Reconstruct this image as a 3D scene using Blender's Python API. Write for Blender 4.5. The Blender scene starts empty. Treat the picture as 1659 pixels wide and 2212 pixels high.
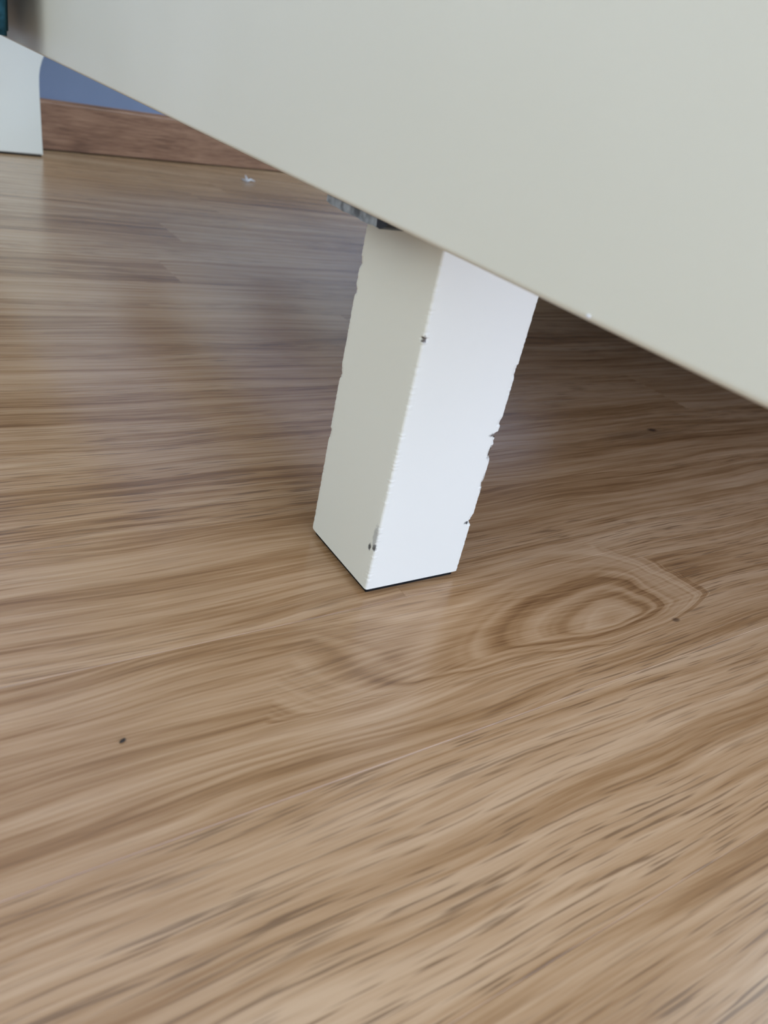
import bpy, bmesh, math, random
from mathutils import Vector, Matrix

# ---------------------------------------------------------------- camera, world, light, exposure
U = 0.045                     # one leg width in metres; layout is given in leg widths
sc = bpy.context.scene
col = sc.collection

def rot_matrix(r):
    v = Vector(r)
    return Matrix.Rotation(v.length, 3, v.normalized())

Rc = rot_matrix((2.08, -0.4689, 0.5405))          # world -> camera (x right, y down, z forward)
Cp = Vector((-3.2735, -4.1279, 3.8155)) * U
F_PX = 1643.27
cam_d = bpy.data.cameras.new('camera')
cam = bpy.data.objects.new('camera', cam_d)
col.objects.link(cam)
M = Matrix((Rc[0], -Rc[1], -Rc[2])).transposed().to_4x4()
M.translation = Cp
cam.matrix_world = M
cam_d.sensor_fit = 'VERTICAL'
cam_d.sensor_height = 36.0
cam_d.sensor_width = 27.0
cam_d.lens = F_PX / 2212 * 36.0
cam_d.clip_start = 0.005
cam_d.dof.use_dof = True
cam_d.dof.focus_distance = 0.33
cam_d.dof.aperture_fstop = 16.0
sc.camera = cam

sc.view_settings.view_transform = 'Standard'
sc.view_settings.look = 'None'
sc.view_settings.gamma = 1.0
sc.view_settings.use_curve_mapping = False
sc.view_settings.exposure = 0.0

world = bpy.data.worlds.new('overcast_sky')
sc.world = world
world.use_nodes = True
bg = world.node_tree.nodes['Background']
bg.inputs['Color'].default_value = (0.66, 0.82, 1.0, 1)
bg.inputs['Strength'].default_value = 0.3

sc.cycles.adaptive_threshold = 0.03
sc.cycles.max_bounces = 5
sc.cycles.diffuse_bounces = 4
sc.cycles.glossy_bounces = 3
def daylight(name, loc, rot, sx, sy, colr, power):
    l = bpy.data.lights.new(name, 'AREA')
    l.shape = 'RECTANGLE'; l.size = sx; l.size_y = sy
    l.color = colr; l.energy = power
    o = bpy.data.objects.new(name, l); col.objects.link(o)
    o.location = loc; o.rotation_euler = rot
# room: X -1.0 .. 2.6, Y -1.2 .. wall_back, Z 0 .. 2.4
ROOM = (-1.0, 2.6, -1.2, 1.75, 2.4)
DOOR = (-0.4, 1.3, 0.03, 2.1)         # balcony door opening in wall_front (x0,x1,z0,z1)
FILL_WIN = (-0.35, 1.25, 0.35, 2.2)       # unseen opening added in wall_right to light the far floor (y0,y1,z0,z1)
WIN = (-0.9, 0.62, 0.40, 2.05)          # window opening in wall_left (y0,y1,z0,z1)
daylight('daylight_door', ((DOOR[0]+DOOR[1])/2, ROOM[2]-0.12, (DOOR[2]+DOOR[3])/2), (math.radians(90), 0, 0), DOOR[1]-DOOR[0], DOOR[3]-DOOR[2], (0.59, 0.70, 1.0), 61)
daylight('daylight_window', (ROOM[0]-0.12, (WIN[0]+WIN[1])/2, (WIN[2]+WIN[3])/2), (math.radians(90), 0, math.radians(-90)), WIN[1]-WIN[0], WIN[3]-WIN[2], (0.90, 0.98, 1.0), 15)
daylight('fill_light_side', (ROOM[1]+0.12, (FILL_WIN[0]+FILL_WIN[1])/2, (FILL_WIN[2]+FILL_WIN[3])/2), (math.radians(90), 0, math.radians(90)), FILL_WIN[1]-FILL_WIN[0], FILL_WIN[3]-FILL_WIN[2], (0.50, 0.74, 1.0), 140)  # added fill light, brightens the far floor under the bed

# ---------------------------------------------------------------- helpers
def obj(name, bm, m, parent=None, kind=None, smooth=False):
    me = bpy.data.meshes.new(name)
    bm.normal_update(); bm.to_mesh(me); bm.free()
    for mm in (m if isinstance(m, (list, tuple)) else [m]):
        me.materials.append(mm)
    if smooth:
        for p in me.polygons: p.use_smooth = True
    o = bpy.data.objects.new(name, me); col.objects.link(o)
    if parent: o.parent = parent
    if kind: o['kind'] = kind
    return o

def tag(o, label, cat, group=None):
    o['label'] = label; o['category'] = cat
    if group: o['group'] = group
    return o

def box(bm, a, b):
    x0, y0, z0 = a; x1, y1, z1 = b
    v = [bm.verts.new(p) for p in ((x0,y0,z0),(x1,y0,z0),(x1,y1,z0),(x0,y1,z0),(x0,y0,z1),(x1,y0,z1),(x1,y1,z1),(x0,y1,z1))]
    for f in ((0,3,2,1),(4,5,6,7),(0,1,5,4),(1,2,6,5),(2,3,7,6),(3,0,4,7)):
        bm.faces.new([v[i] for i in f])
    return v

def box_bm(a, b, bevel=0, seg=2):
    bm = bmesh.new(); box(bm, a, b)
    if bevel:
        bmesh.ops.bevel(bm, geom=list(bm.edges), offset=bevel, segments=seg, profile=0.5, affect='EDGES')
    return bm

class NT:
    def __init__(s, name):
        s.m = bpy.data.materials.new(name); s.m.use_nodes = True
        s.t = s.m.node_tree; s.b = s.t.nodes['Principled BSDF']
    def n(s, typ, **kw):
        nd = s.t.nodes.new(typ)
        for k, v in kw.items(): setattr(nd, k, v)
        return nd
    def put(s, sock, v):
        if isinstance(v, bpy.types.NodeSocket): s.t.links.new(v, sock)
        elif v is not None: sock.default_value = v
    def math(s, op, a, b=None, c=None, clamp=False):
        nd = s.n('ShaderNodeMath', operation=op, use_clamp=clamp)
        for i, v in enumerate((a, b, c)):
            if v is not None: s.put(nd.inputs[i], v)
        return nd.outputs[0]
    def vec(s, x, y, z):
        nd = s.n('ShaderNodeCombineXYZ')
        for i, v in enumerate((x, y, z)): s.put(nd.inputs[i], v)
        return nd.outputs[0]
    def noise(s, vec, scale=1.0, detail=2.0, rough=0.5, dist=0.0):
        nd = s.n('ShaderNodeTexNoise')
        s.put(nd.inputs['Vector'], vec)
        nd.inputs['Scale'].default_value = scale; nd.inputs['Detail'].default_value = detail
        nd.inputs['Roughness'].default_value = rough; nd.inputs['Distortion'].default_value = dist
        return nd.outputs['Fac']
    def remap(s, v, a, b, c=0.0, d=1.0):
        nd = s.n('ShaderNodeMapRange'); nd.clamp = True
        s.put(nd.inputs[0], v)
        for i, k in enumerate((a, b, c, d)): s.put(nd.inputs[i+1], k)
        return nd.outputs[0]
    def ramp(s, fac, stops):
        nd = s.n('ShaderNodeValToRGB'); cr = nd.color_ramp
        while len(cr.elements) < len(stops): cr.elements.new(0.5)
        for e, (p, c) in zip(cr.elements, stops):
            e.position = p; e.color = (*c, 1)
        s.put(nd.inputs[0], fac)
        return nd.outputs[0]
    def mix(s, fac, a, b, mode='MIX'):
        nd = s.n('ShaderNodeMix', data_type='RGBA', blend_type=mode)
        s.put(nd.inputs[0], fac)
        s.put(nd.inputs[6], a if isinstance(a, bpy.types.NodeSocket) else (*a, 1))
        s.put(nd.inputs[7], b if isinstance(b, bpy.types.NodeSocket) else (*b, 1))
        return nd.outputs[2]
    def bump(s, h, dist, strength=1.0):
        nd = s.n('ShaderNodeBump'); nd.inputs['Distance'].default_value = dist
        nd.inputs['Strength'].default_value = strength
        s.put(nd.inputs['Height'], h)
        s.put(s.b.inputs['Normal'], nd.outputs[0])

def plain(name, c, rough=0.6, spec=0.5, noise=0.0, scale=40, bump=0.0, metal=0.0):
    t = NT(name)
    pos = t.n('ShaderNodeTexCoord').outputs['Object']
    f = t.noise(pos, scale, 1, 0.6)
    t.put(t.b.inputs['Base Color'], t.mix(t.remap(f, 0.3, 0.7), tuple(k*(1-noise) for k in c), tuple(min(1, k*(1+noise)) for k in c)))
    t.b.inputs['Roughness'].default_value = rough
    t.b.inputs['Specular IOR Level'].default_value = spec
    t.b.inputs['Metallic'].default_value = metal
    if bump: t.bump(f, bump)
    return t.m

# ---------------------------------------------------------------- materials
WHITE = plain('white_wall_paint', (0.78, 0.73, 0.64), 0.85, 0.2, 0.02, 8)
CEIL = plain('ceiling_paint', (0.84, 0.80, 0.72), 0.9, 0.2, 0.01, 8)
BLUEWALL = plain('blue_grey_wall_paint', (0.20, 0.235, 0.32), 0.8, 0.3, 0.04, 14, 0.0002)
CONCRETE = plain('pale_concrete', (0.42, 0.42, 0.41), 0.9, 0.2, 0.1, 4)
DARKPAD = plain('black_felt', (0.012, 0.011, 0.010), 0.95, 0.1, 0.2, 300)  # also stands in for the shade in the gaps under the legs
TEAL = plain('teal_fabric', (0.022, 0.075, 0.095), 0.95, 0.1, 0.2, 260, 0.0006)
DARKCLOTH = plain('dark_grey_fabric', (0.045, 0.042, 0.042), 0.95, 0.1, 0.2, 260, 0.0004)
LINEN = plain('white_linen', (0.72, 0.71, 0.68), 0.95, 0.1, 0.03, 120, 0.0004)
GREYMETAL = plain('scuffed_grey_metal', (0.20, 0.21, 0.215), 0.55, 0.5, 0.6, 260, 0.0003, 0.0)
BLACKEND = plain('black_plastic', (0.012, 0.015, 0.019), 0.5, 0.4, 0.2, 300)
CHIP = plain('bare_fibreboard', (0.085, 0.055, 0.035), 0.95, 0.1, 0.4, 500)
FLUFF = plain('white_fluff', (0.75, 0.74, 0.74), 0.95, 0.1, 0.05, 500)
CRUMB = plain('dark_crumb', (0.03, 0.022, 0.016), 0.8, 0.3, 0.2, 500)
BASEWOOD = plain('pale_pine', (0.45, 0.34, 0.22), 0.7, 0.3, 0.12, 30)

def paint(name, spots=()):
    t = NT(name)
    pos = t.n('ShaderNodeTexCoord').outputs['Object']
    f = t.noise(pos, 9, 1, 0.5)
    c = t.mix(t.remap(f, 0.3, 0.7), (0.715, 0.69, 0.585), (0.755, 0.73, 0.63))
    rag = t.math('MULTIPLY', t.math('SUBTRACT', t.noise(pos, 1400, 2, 0.6), 0.5), 1.6) if spots else None
    for (p, rad, colr, amt) in spots:          # scuffs: (centre, radii, colour, strength)
        d = t.n('ShaderNodeVectorMath', operation='SUBTRACT'); t.put(d.inputs[0], pos); d.inputs[1].default_value = p
        e = t.n('ShaderNodeVectorMath', operation='DIVIDE'); t.put(e.inputs[0], d.outputs[0]); e.inputs[1].default_value = rad
        l = t.n('ShaderNodeVectorMath', operation='LENGTH'); t.put(l.inputs[0], e.outputs[0])
        nn = t.math('ADD', l.outputs['Value'], rag)
        c = t.mix(t.math('MULTIPLY', t.remap(nn, 0.6, 1.1, 1, 0), amt), c, colr)
    t.put(t.b.inputs['Base Color'], c)
    t.b.inputs['Roughness'].default_value = 0.42
    t.b.inputs['Specular IOR Level'].default_value = 0.45
    return t.m

PAINT = paint('cream_lacquer')
LEGPAINT = paint('scuffed_cream_lacquer', [
    ((-0.0 * U, 0.075 * U, 0.45 * U), (0.03*U, 0.022*U, 0.035*U), (0.05, 0.05, 0.05), 0.95),
    ((0.002 * U, 0.02 * U, 0.475 * U), (0.03*U, 0.022*U, 0.035*U), (0.06, 0.055, 0.05), 0.95),
    ((-0.0 * U, 0.035 * U, 0.58 * U), (0.03*U, 0.03*U, 0.11*U), (0.30, 0.30, 0.29), 0.6),
    ((0.005 * U, 0.005 * U, 2.26 * U), (0.03*U, 0.03*U, 0.028*U), (0.06, 0.035, 0.022), 0.95),
    ((0.945 * U, 0.0, 1.445 * U), (0.05*U, 0.03*U, 0.018*U), (0.07, 0.05, 0.035), 0.9),
    ((0.965 * U, 0.0, 1.28 * U), (0.028*U, 0.03*U, 0.075*U), (0.13, 0.09, 0.055), 0.85),
    ((0.950 * U, 0.0, 0.590 * U), (0.045*U, 0.03*U, 0.020*U), (0.03, 0.03, 0.03), 0.95),
    ((0.985 * U, 0.0, 1.00 * U), (0.02*U, 0.03*U, 0.10*U), (0.30, 0.25, 0.19), 0.7),
])

def wood_floor():
    t = NT('oak_laminate')
    pos = t.n('ShaderNodeNewGeometry').outputs['Position']
    sp = t.n('ShaderNodeSeparateXYZ'); t.put(sp.inputs[0], pos)
    x = t.math('DIVIDE', sp.outputs[0], U); y = t.math('DIVIDE', sp.outputs[1], U)
    at = t.n('ShaderNodeAttribute', attribute_type='OBJECT', attribute_name='grain_seed')
    seed = t.math('MULTIPLY', at.outputs['Fac'], 40.0)
    at2 = t.n('ShaderNodeAttribute', attribute_type='OBJECT', attribute_name='tone')
    tone = at2.outputs['Fac']
    at3 = t.n('ShaderNodeAttribute', attribute_type='OBJECT', attribute_name='figure')
    fig = at3.outputs['Fac']
    # cathedral figure: nested ring lines around a heart, cut off by straight grain on its near side
    warp = t.math('MULTIPLY', t.math('SUBTRACT', t.noise(t.vec(t.math('MULTIPLY', x, 0.9), t.math('MULTIPLY', y, 1.6), 2.0), 1, 2, 0.5), 0.5), 0.5)
    dx = t.math('SUBTRACT', t.math('ADD', x, warp), 2.15)
    ax = t.math('DIVIDE', dx, t.remap(dx, -0.7, 0.7, 2.9, 1.25))
    dy = t.math('SUBTRACT', t.math('ADD', y, t.math('MULTIPLY', warp, 0.35)), -0.98)
    ay = t.math('DIVIDE', dy, t.remap(dy, -0.06, 0.08, 0.26, 1.10))
    rho = t.math('POWER', t.math('ADD', t.math('POWER', t.math('ABSOLUTE', ax), 1.65), t.math('POWER', t.math('ABSOLUTE', ay), 1.65)), 0.606)
    inside = t.math('MULTIPLY', t.remap(rho, t.remap(dx, -1.2, 0.2, 0.62, 0.92), t.remap(dx, -1.2, 0.2, 1.2, 1.12), 1, 0), fig)
    wob = t.math('MULTIPLY', t.math('SUBTRACT', t.noise(t.vec(t.math('MULTIPLY', x, 0.35), t.math('MULTIPLY', y, 0.9), seed), 1, 1, 0.5), 0.5), 0.36)
    Gs = t.math('ADD', y, wob)
    Gf = t.math('ADD', t.math('MULTIPLY', rho, 1.10), -0.98)
    G = t.math('ADD', t.math('MULTIPLY', inside, Gf), t.math('MULTIPLY', t.math('SUBTRACT', 1.0, inside), Gs))
    band = t.math('MULTIPLY', t.math('SINE', t.math('ADD', t.math('MULTIPLY', rho, 31.0), t.math('MULTIPLY', warp, 7.0))), t.math('MULTIPLY', inside, t.remap(rho, 0.0, 0.9, 0.046, 0.030)))
    xs = t.math('MULTIPLY', x, 0.10)
    # broad early/late wood bands, ring lines, fibres, pores
    broad = t.noise(t.vec(xs, t.math('MULTIPLY', G, 1.7), seed), 1, 2, 0.5)
    ring = t.noise(t.vec(t.math('MULTIPLY', x, 0.22), t.math('MULTIPLY', G, 8.0), seed), 1, 2, 0.55)
    fibre = t.noise(t.vec(t.math('MULTIPLY', x, 1.0), t.math('MULTIPLY', Gs, 38), seed), 1, 3, 0.6)
    pore = t.noise(t.vec(t.math('MULTIPLY', x, 1.8), t.math('MULTIPLY', t.math('ADD', y, t.math('MULTIPLY', wob, 0.6)), 62), seed), 1, 1, 0.5)
    pmask = t.remap(t.noise(t.vec(t.math('MULTIPLY', x, 0.16), t.math('MULTIPLY', y, 0.9), t.math('ADD', seed, 5.0)), 1, 2, 0.5), 0.42, 0.6)
    v = t.math('ADD', t.math('MULTIPLY', broad, 0.30), t.math('ADD', t.math('MULTIPLY', ring, 0.38), t.math('MULTIPLY', fibre, 0.32)))
    v = t.math('SUBTRACT', v, band)
    v = t.math('ADD', v, t.math('MULTIPLY', t.math('SUBTRACT', tone, 0.5), 0.07))
    c = t.ramp(v, [(0.35, (0.145, 0.068, 0.026)), (0.435, (0.265, 0.142, 0.061)), (0.52, (0.370, 0.221, 0.112)), (0.63, (0.470, 0.307, 0.176))])
    pd = t.math('MULTIPLY', t.remap(pore, 0.56, 0.66), t.math('ADD', t.math('MULTIPLY', pmask, 0.55), 0.14))
    pd = t.math('MULTIPLY', pd, t.math('SUBTRACT', 1.0, t.math('MULTIPLY', inside, 0.85)))
    c = t.mix(pd, c, (0.125, 0.068, 0.034))
    # knots and flecks
    for (kx, ky, rx, ry, amt) in ((6.48, 2.25, 0.10, 0.06, 0.8), (2.72, -1.22, 0.05, 0.03, 0.75), (6.1, 2.15, 0.9, 0.16, 0.3)):
        a = t.math('DIVIDE', t.math('SUBTRACT', x, kx), rx); b = t.math('DIVIDE', t.math('SUBTRACT', y, ky), ry)
        d = t.math('SQRT', t.math('ADD', t.math('MULTIPLY', a, a), t.math('MULTIPLY', b, b)))
        c = t.mix(t.math('MULTIPLY', t.remap(d, 0.5, 1.2, 1, 0), amt), c, (0.05, 0.026, 0.016))
    t.put(t.b.inputs['Base Color'], c)
    t.put(t.b.inputs['Roughness'], t.remap(fibre, 0.3, 0.7, 0.27, 0.20))
    t.b.inputs['Specular IOR Level'].default_value = 0.5
    return t.m
OAK = wood_floor()

def skirting():
    t = NT('brown_skirting_wood')
    pos = t.n('ShaderNodeTexCoord').outputs['Object']
    sp = t.n('ShaderNodeSeparateXYZ'); t.put(sp.inputs[0], pos)
    x = t.math('DIVIDE', sp.outputs[0], U); z = t.math('DIVIDE', t.math('ADD', sp.outputs[2], sp.outputs[1]), U)
    a = t.noise(t.vec(t.math('MULTIPLY', x, 0.5), t.math('MULTIPLY', z, 4), 1.0), 1, 3, 0.6)
    b = t.noise(t.vec(t.math('MULTIPLY', x, 1.6), t.math('MULTIPLY', z, 22), 3.0), 1, 3, 0.6)
    v = t.math('ADD', t.math('MULTIPLY', a, 0.5), t.math('MULTIPLY', b, 0.5))
    t.put(t.b.inputs['Base Color'], t.ramp(v, [(0.32, (0.125, 0.055, 0.026)), (0.5, (0.265, 0.130, 0.068)), (0.68, (0.40, 0.22, 0.125))]))
    t.b.inputs['Roughness'].default_value = 0.5
    return t.m
SKIRT = skirting()

# ---------------------------------------------------------------- setting
X0, X1, Y0, Y1, ZC = ROOM
fb = box_bm((X0-0.1, Y0-0.1, -0.06), (X1+0.1, Y1+0.1, -0.0081))
floor = obj('floor', fb, BASEWOOD, kind='structure')
floor['label'] = 'oak laminate floor laid in long narrow strips'
# strips of the laminate, laid along X, each its own piece
rnd = random.Random(7)
SW = 1.47 * U; YS = -1.607 * U; TH = 0.008
cache = {}
def strip_mesh(L, w, bev):
    key = (round(L, 4), round(w, 4), bev)
    if key not in cache:
        bm = bmesh.new(); box(bm, (0, 0, -TH), (L, w, 0))
        top = [e for e in bm.edges if all(abs(v.co.z) < 1e-9 for v in e.verts)]
        bmesh.ops.bevel(bm, geom=top, offset=bev, segments=1, affect='EDGES')
        me = bpy.data.meshes.new('plank'); bm.normal_update(); bm.to_mesh(me); bm.free()
        me.materials.append(OAK); cache[key] = me
    return cache[key]
def plank(x0, x1, row, seed, tone, fig=0.0):
    me = strip_mesh(x1-x0, SW, 0.00022 if row in (-1, 0) else 0.0001)
    o = bpy.data.objects.new('plank', me); col.objects.link(o); o.parent = floor
    o.location = (x0, YS + row*SW, 0)
    o['grain_seed'] = seed; o['tone'] = tone; o['figure'] = fig
r0 = math.floor((Y0 - YS) / SW); r1 = math.ceil((Y1 - YS) / SW)
SPECIAL = {0: [(-0.42, 0.62, 0.50, 0.62, 1.0)], 1: [(0.016, 0.62, 0.50, 0.50, 1.0)], -1: [(-0.50, 0.50, 0.71, 0.8, 0.0)], -2: [(-0.40, 0.55, 0.33, 0.8, 0.0)], -3: [(-0.45, 0.40, 0.12, 0.9, 0.0)], 2: [(-0.55, 0.70, 0.87, 0.4, 0.0)]}  # near rows get a lighter tone, standing in for brighter light there
for r in range(r0, r1):
    cuts = []
    if r in SPECIAL:
        a, b, sd, tn, fg = SPECIAL[r][0]
        plank(a, b, r, sd, tn, fg)
        spans = [(X0-0.05, a), (b, X1+0.05)]
    else:
        spans = [(X0-0.05, X1+0.05)]
    for (s, e) in spans:
        x = s; first = True
        while x < e - 1e-6:
            L = rnd.choice((0.40, 0.55, 0.70)) * (rnd.choice((0.3, 0.55, 0.8)) if first else 1)
            first = False
            nx = min(x + L, e)
            if e - nx < 0.12: nx = e
            plank(x, nx, r, rnd.random(), rnd.random())
            x = nx

WY = 0.2061                         # the back wall stands a little askew to the bed
YB = 20.55 * U
def askew(o):
    o.location = (0, YB, 0); o.rotation_euler = (0, 0, WY); return o
wb = askew(obj('wall_back', box_bm((-1.7, 0.012, -0.05), (3.2, 0.13, ZC)), BLUEWALL, kind='structure'))
bb = bmesh.new(); box(bb, (-1.6, 0, 0.0016), (3.1, 0.012, 1.292*U))
bmesh.ops.bevel(bb, geom=[e for e in bb.edges if all(v.co.z > 0.04 and v.co.y < 0.001 for v in e.verts)], offset=0.004, segments=3, affect='EDGES')
askew(obj('baseboard_back', bb, SKIRT, kind='structure'))
obj('ceiling', box_bm((X0-0.1, Y0-0.1, ZC), (X1+0.1, Y1+0.1, ZC+0.1)), CEIL, kind='structure')
def holed_wall(name, along, c0, c1, s0, s1, h0, h1):
    # along: 'x' wall at y = c0..c1, 'y' wall at x = c0..c1; opening h = (a0,a1,z0,z1)
    bm = bmesh.new()
    a0, a1, z0, z1 = h1
    for (p, q, lo, hi) in ((s0, a0, -0.05, ZC), (a1, s1, -0.05, ZC), (a0, a1, -0.05, z0), (a0, a1, z1, ZC)):
        if along == 'x': box(bm, (p, c0, lo), (q, c1, hi))
        else: box(bm, (c0, p, lo), (c1, q, hi))
    return obj(name, bm, WHITE, kind='structure')
holed_wall('wall_front', 'x', Y0-0.1, Y0, X0-0.1, X1+0.1, None, DOOR)
holed_wall('wall_right', 'y', X1, X1+0.1, Y0-0.1, Y1+0.1, None, FILL_WIN)
holed_wall('wall_left', 'y', X0-0.1, X0, Y0-0.1, Y1+0.1, None, WIN)
def frame(name, along, c0, c1, h, mull):
    bm = bmesh.new(); a0, a1, z0, z1 = h; w = 0.05
    bars = [(a0, a0+w, z0, z1), (a1-w, a1, z0, z1), (a0+w, a1-w, z0, z0+w), (a0+w, a1-w, z1-w, z1)]
    bars += [(m-w/2, m+w/2, z0+w, z1-w) for m in mull]
    for (p, q, lo, hi) in bars:
        if along == 'x': box(bm, (p, c0, lo), (q, c1, hi))
        else: box(bm, (c0, p, lo), (c1, q, hi))
    return obj(name, bm, WHITE, kind='structure')
frame('door_1', 'x', Y0-0.08, Y0-0.03, DOOR, [(DOOR[0]+DOOR[1])/2])
frame('window_1', 'y', X0-0.08, X0-0.03, WIN, [(WIN[0]+WIN[1])/2])
frame('added_window_2', 'y', X1+0.03, X1+0.08, FILL_WIN, [(FILL_WIN[0]+FILL_WIN[1])/2])  # frame of the added fill opening
gm = box_bm((-12, -12, -0.30), (12, 12, -0.07))
obj('ground', gm, CONCRETE, kind='structure')

# ---------------------------------------------------------------- bed
bed = bpy.data.objects.new('bed', None); col.objects.link(bed)
tag(bed, 'cream lacquered wooden bed on square legs seen from below', 'bed')
H = 2.972 * U                # lower edge of the end panel
PT = 0.36 * U                # thickness of the end panel
YN, YF = -2.95 * U, 19.3 * U  # near and far side of the bed
BX = 40 * U
PTOP = 6.4 * U                  # length
pb = bmesh.new(); box(pb, (-PT, YN, H), (0, YF, PTOP))
bmesh.ops.bevel(pb, geom=list(pb.edges), offset=0.0016, segments=4, profile=0.5, affect='EDGES')
pan = obj('end_panel', pb, PAINT, bed, smooth=False)
pan.rotation_euler = (0, 0, 0.0111)
obj('head_panel', box_bm((BX, YN, H), (BX+PT, YF, PTOP), 0.0016), PAINT, bed)
obj('side_rail', box_bm((0.012, YN, 3.9*U), (BX, YN+0.4*U, 5.0*U), 0.0016), PAINT, bed)
obj('side_rail', box_bm((0.012, YF-0.4*U, 3.6*U), (BX, YF, 5.0*U), 0.0016), PAINT, bed)
for k in range(9):  # unseen slats, spaced wide to let light onto the far floor
    obj('slat', box_bm(((3.0 + 4.2*k)*U, YN+0.41*U, 3.65*U), ((4.4 + 4.2*k)*U, YF-0.41*U, 4.0*U), 0.0012), BASEWOOD, bed)

def leg_mesh(z0, z1, notches, seed):
    """square post, X 0..U, Y 0..U; corners 0:(0,0) 1:(1,0) 2:(1,1) 3:(0,1); worn edges are real notches"""
    rn = random.Random(seed)
    bm = bmesh.new(); r = 0.022
    nz = 320
    wobble = [[0.0]*(nz+1) for _ in range(4)]
    for cnr in range(4):
        for i in range(nz+1):
            wobble[cnr][i] = rn.random()*0.004
    rings = []; deep = []
    for i in range(nz+1):
        z = z0 + (z1-z0)*i/nz
        ring = []; dp = []
        for k, (cx, cy) in enumerate(((0,0),(1,0),(1,1),(0,1))):
            d = wobble[k][i]
            for (kc, zc, hw, dep) in notches:
                if kc == k:
                    q = abs(z-zc)/hw
                    if q < 1: d = max(d, dep*(1-q**2) + rn.random()*0.008)
            dp.append(d)
            sx = 1 if cx == 0 else -1; sy = 1 if cy == 0 else -1
            px, py = cx + sx*r, cy + sy*r
            ang0 = {0: math.pi, 1: 1.5*math.pi, 2: 0, 3: 0.5*math.pi}[k]
            tng = {0: ((0, 1), (1, 0)), 1: ((-1, 0), (0, 1)), 2: ((0, -1), (-1, 0)), 3: ((1, 0), (0, -1))}[k]
            ring.append(bm.verts.new(((cx+tng[0][0]*0.055)*U, (cy+tng[0][1]*0.055)*U, z*U)))
            for s in range(4):
                a = ang0 + 0.5*math.pi*s/3
                qx = px + r*math.cos(a) + sx*d*0.707; qy = py + r*math.sin(a) + sy*d*0.707
                ring.append(bm.verts.new((qx*U, qy*U, z*U)))
            ring.append(bm.verts.new(((cx+tng[1][0]*0.055)*U, (cy+tng[1][1]*0.055)*U, z*U)))
        rings.append(ring); deep.append(dp)
    n = 24
    for i in range(nz):
        for j in range(n):
            f = bm.faces.new((rings[i][j], rings[i][(j+1) % n], rings[i+1][(j+1) % n], rings[i+1][j]))
            k = j // 6
            if 1 <= j % 6 <= 3 and min(deep[i][k], deep[i+1][k]) > 0.016: f.material_index = 1
    bm.faces.new(list(reversed(rings[0]))); bm.faces.new(rings[-1])
    return bm
NOTCH = [(1, 1.44, 0.030, 0.030), (1, 1.40, 0.05, 0.014), (1, 1.27, 0.06, 0.022), (1, 1.33, 0.12, 0.010), (1, 1.56, 0.03, 0.012), (1, 0.585, 0.020, 0.030), (1, 0.62, 0.05, 0.010), (1, 0.98, 0.03, 0.010), (1, 2.0, 0.06, 0.009),
         (0, 2.26, 0.018, 0.006), (3, 2.52, 0.05, 0.010), (3, 2.30, 0.04, 0.009), (3, 1.6, 0.06, 0.008), (3, 1.05, 0.05, 0.008)]
leg = obj('leg', leg_mesh(0.056, 5.0, NOTCH, 3), [LEGPAINT, CHIP], bed)
leg.location = (0, 0, 0)
obj('foot_pad_shade', box_bm((0.035*U, 0.035*U, 0), (0.965*U, 0.965*U, 0.06*U)), DARKPAD, leg)  # black pad widened to fill the gap, drawing the contact shade
# leg at the wall: swept bracket profile in XZ
prof = [(-0.10, 0.05), (1.41, 0.05), (1.385, 0.7), (1.36, 1.4), (1.352, 1.75), (1.358, 1.95), (1.385, 2.12), (1.44, 2.30), (1.53, 2.48), (1.68, 2.68), (1.95, 2.92), (2.35, 3.15), (2.8, 3.3), (2.8, 3.6), (-0.10, 3.6)]
lm = bmesh.new()
fa = [lm.verts.new((x*U, 0, z*U)) for x, z in prof]; fb2 = [lm.verts.new((x*U, 0.75*U, z*U)) for x, z in prof]
lm.faces.new(fa); lm.faces.new(list(reversed(fb2)))
for i in range(len(prof)):
    j = (i+1) % len(prof); lm.faces.new((fa[j], fa[i], fb2[i], fb2[j]))
bmesh.ops.recalc_face_normals(lm, faces=list(lm.faces))
bmesh.ops.bevel(lm, geom=[e for e in lm.edges if abs(e.verts[0].co.y-e.verts[1].co.y) < 1e-6], offset=0.0012, segments=2, affect='EDGES')
fl = obj('leg', lm, PAINT, bed); fl['label'] = 'flared corner leg by the wall'
fl.location = (0.0, 19.40*U, 0); fl.rotation_euler = (0, 0, WY)
obj('foot_pad_shade', box_bm((0.0, 0.03*U, 0), (1.37*U, 0.70*U, 0.055*U)), DARKPAD, fl)  # black pad doubles as the shaded gap under this leg
wm = bmesh.new(); bmesh.ops.create_icosphere(wm, subdivisions=2, radius=0.012*U)
for v in wm.verts: v.co = Vector((v.co.x*0.7, v.co.y*1.3, v.co.z*(0.8 if v.co.z > 0 else 1.1)))
wo = obj('paint_drip', wm, FLUFF, pan, smooth=True); wo.location = (-PT, -1.64*U, H + 0.030*U)
# metal strip under the lower edge of the panel
kb = bmesh.new()
rn = random.Random(5)
N = 14; ring = []
for i in range(N+1):
    yy = (1.06 - 0.72*i/N)*U
    dz = (0.058 + rn.uniform(-0.003, 0.003) - (0.012 if i == 0 else 0))*U
    x0 = (-0.335 + rn.uniform(-0.006, 0.006))*U
    ring.append([kb.verts.new(p) for p in ((x0, yy, H+0.002), (x0, yy, H-dz), (-0.08*U, yy, H-dz), (-0.08*U, yy, H+0.002))])
for i in range(N):
    for j in range(4):
        kb.faces.new((ring[i][j], ring[i][(j+1) % 4], ring[i+1][(j+1) % 4], ring[i+1][j]))
kb.faces.new(ring[0]); kb.faces.new(list(reversed(ring[-1])))
bmesh.ops.recalc_face_normals(kb, faces=list(kb.faces))
br = obj('bracket', kb, GREYMETAL, bed); br['label'] = 'scuffed grey metal strip under the panel edge'
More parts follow.
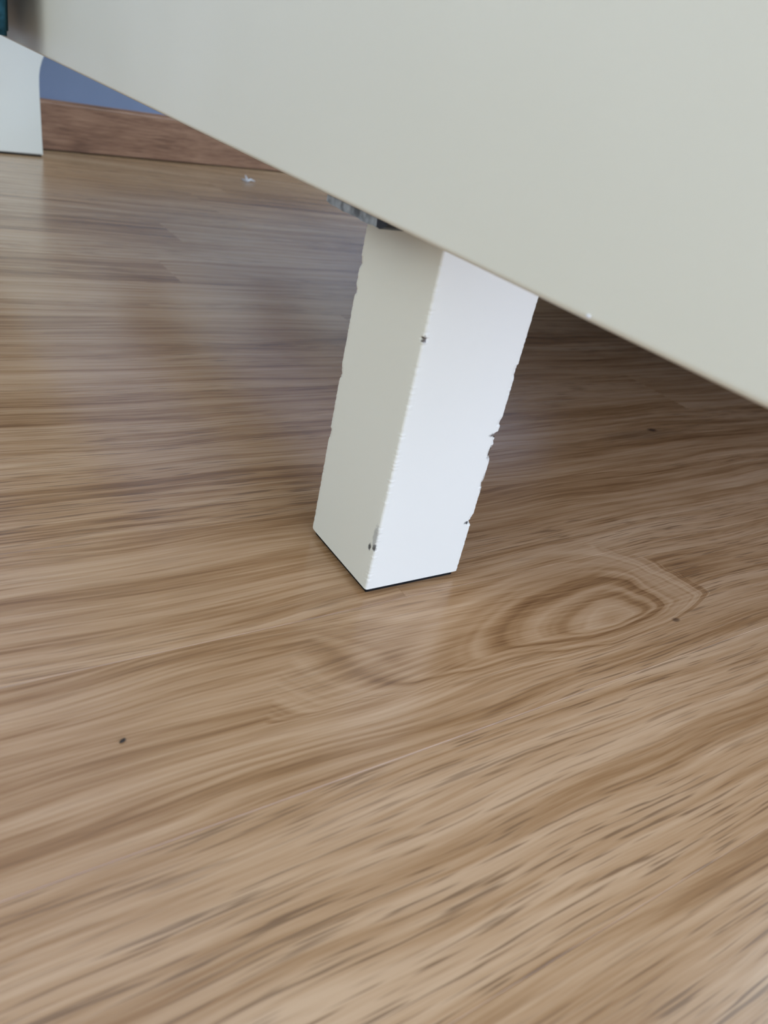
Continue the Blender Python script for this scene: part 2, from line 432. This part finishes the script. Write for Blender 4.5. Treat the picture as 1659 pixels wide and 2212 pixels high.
eb = bmesh.new()
va = [eb.verts.new((x*U, y*U, H - z*U)) for (y, z, x) in ((0.345, -0.02, -0.34), (0.335, 0.050, -0.34), (0.30, 0.056, -0.34), (0.23, 0.030, -0.34), (0.20, -0.02, -0.34))]
vb = [eb.verts.new(v.co + Vector((0.2*U, 0, 0))) for v in va]
eb.faces.new(va); eb.faces.new(list(reversed(vb)))
for i in range(5): eb.faces.new((va[i], va[(i+1) % 5], vb[(i+1) % 5], vb[i]))
bmesh.ops.recalc_face_normals(eb, faces=list(eb.faces))
obj('end_cap', eb, BLACKEND, br)

# added mattress and throw, shaped for the shade they give
mt = obj('mattress', box_bm((1.05*U, YN+0.5*U, 4.02*U), (BX-0.01, 8.2*U, 6.2*U), 0.02, 4), LINEN, smooth=True)  # unseen, kept narrow so only the near floor falls dark
tag(mt, 'added narrow white mattress on the bed slats, shades the near floor', 'mattress')
tb = bmesh.new()
path = [(0.22, 5.2), (0.20, 5.9), (0.18, 6.45), (0.02, 6.62), (-0.2, 6.66), (-0.5, 6.62), (-0.68, 6.4)] + [(-0.70 - 0.005*k, 6.4 - 3.25*k/12) for k in range(1, 13)]
NY = 40; grid = []
for i in range(NY+1):
    s = i/NY; yy = 10.1 + 5.2*s
    row = []
    for k, (px, pz) in enumerate(path):
        hang = max(0, k-6)/12
        fold = (0.42 + 0.45*math.sin(s*math.pi*5 - 0.4)) * 1.0 * min(1, hang*2.2)
        row.append(tb.verts.new(((px - fold)*U, (yy - 0.15*hang)*U, pz*U)))
    grid.append(row)
for i in range(NY):
    for k in range(len(path)-1):
        tb.faces.new((grid[i][k], grid[i+1][k], grid[i+1][k+1], grid[i][k+1]))
th = obj('added_throw', tb, TEAL, smooth=True)  # added, stands off the panel to shade its far end
md = th.modifiers.new('thick', 'SOLIDIFY'); md.thickness = 0.004; md.offset = 0
tag(th, 'added dark teal throw blanket over the bed end, shades the panel', 'blanket')

sb = bpy.data.objects.new('unseen_shade_box', None); col.objects.link(sb); sb.location = (11.3*U, 0.6*U, 0)  # unseen box, added to darken the floor and its reflections
tag(sb, 'unseen dark grey fabric box added to darken the floor under the bed', 'box')
obj('body', box_bm((0, 0, 0), (10*U, 10.6*U, 2.7*U), 0.004), DARKCLOTH, sb)
obj('lid', box_bm((-0.05*U, -0.05*U, 2.72*U), (10.05*U, 10.65*U, 3.15*U), 0.004), DARKCLOTH, sb)
obj('handle', box_bm((-0.12*U, 4.2*U, 1.3*U), (0.0, 6.2*U, 1.75*U), 0.002), DARKPAD, sb)

# ---------------------------------------------------------------- small things on the floor
def tube_path(bm, pts, rad, n=6):
    rings = []
    for i, p in enumerate(pts):
        a = Vector(pts[max(0, i-1)]); b = Vector(pts[min(len(pts)-1, i+1)]); d = (b-a).normalized()
        s = d.cross(Vector((0, 0, 1))); s = s.normalized() if s.length > 1e-6 else Vector((1, 0, 0)); u = s.cross(d)
        r = rad*(0.5 if i in (0, len(pts)-1) else 1)
        rings.append([bm.verts.new(Vector(p) + s*r*math.cos(6.283*k/n) + u*r*math.sin(6.283*k/n)) for k in range(n)])
    for i in range(len(pts)-1):
        for k in range(n): bm.faces.new((rings[i][k], rings[i][(k+1) % n], rings[i+1][(k+1) % n], rings[i+1][k]))
    bm.faces.new(list(reversed(rings[0]))); bm.faces.new(rings[-1])
fm = bmesh.new()
for pts in ([(-0.10, 0.22, 0.03), (-0.06, 0.05, 0.03), (0.0, -0.08, 0.03), (0.06, 0.0, 0.05), (0.14, 0.05, 0.07), (0.24, -0.03, 0.04)], [(0.0, -0.06, 0.04), (0.0, 0.08, 0.09), (0.03, 0.25, 0.14)]):
    tube_path(fm, [Vector(p)*U for p in pts], 0.028*U)
fo = obj('dust_fluff', fm, FLUFF, smooth=True); fo.location = (7.35*U, 19.75*U, 0)
tag(fo, 'tiny white curl of fluff on the floor below the skirting', 'fluff')
cm = bmesh.new()
bmesh.ops.create_icosphere(cm, subdivisions=2, radius=1)
for v in cm.verts: v.co = Vector((v.co.x*0.024, v.co.y*0.011, v.co.z*0.010 + 0.009))*U + Vector((v.co.y*v.co.x, v.co.z*v.co.x, 0))*0.004*U
co = obj('crumb', cm, CRUMB, smooth=True); co.location = (-2.25*U, -0.836*U, 0); co.rotation_euler = (0, 0, 0.5)
tag(co, 'tiny dark crumb on the pale floor strip in front', 'crumb')
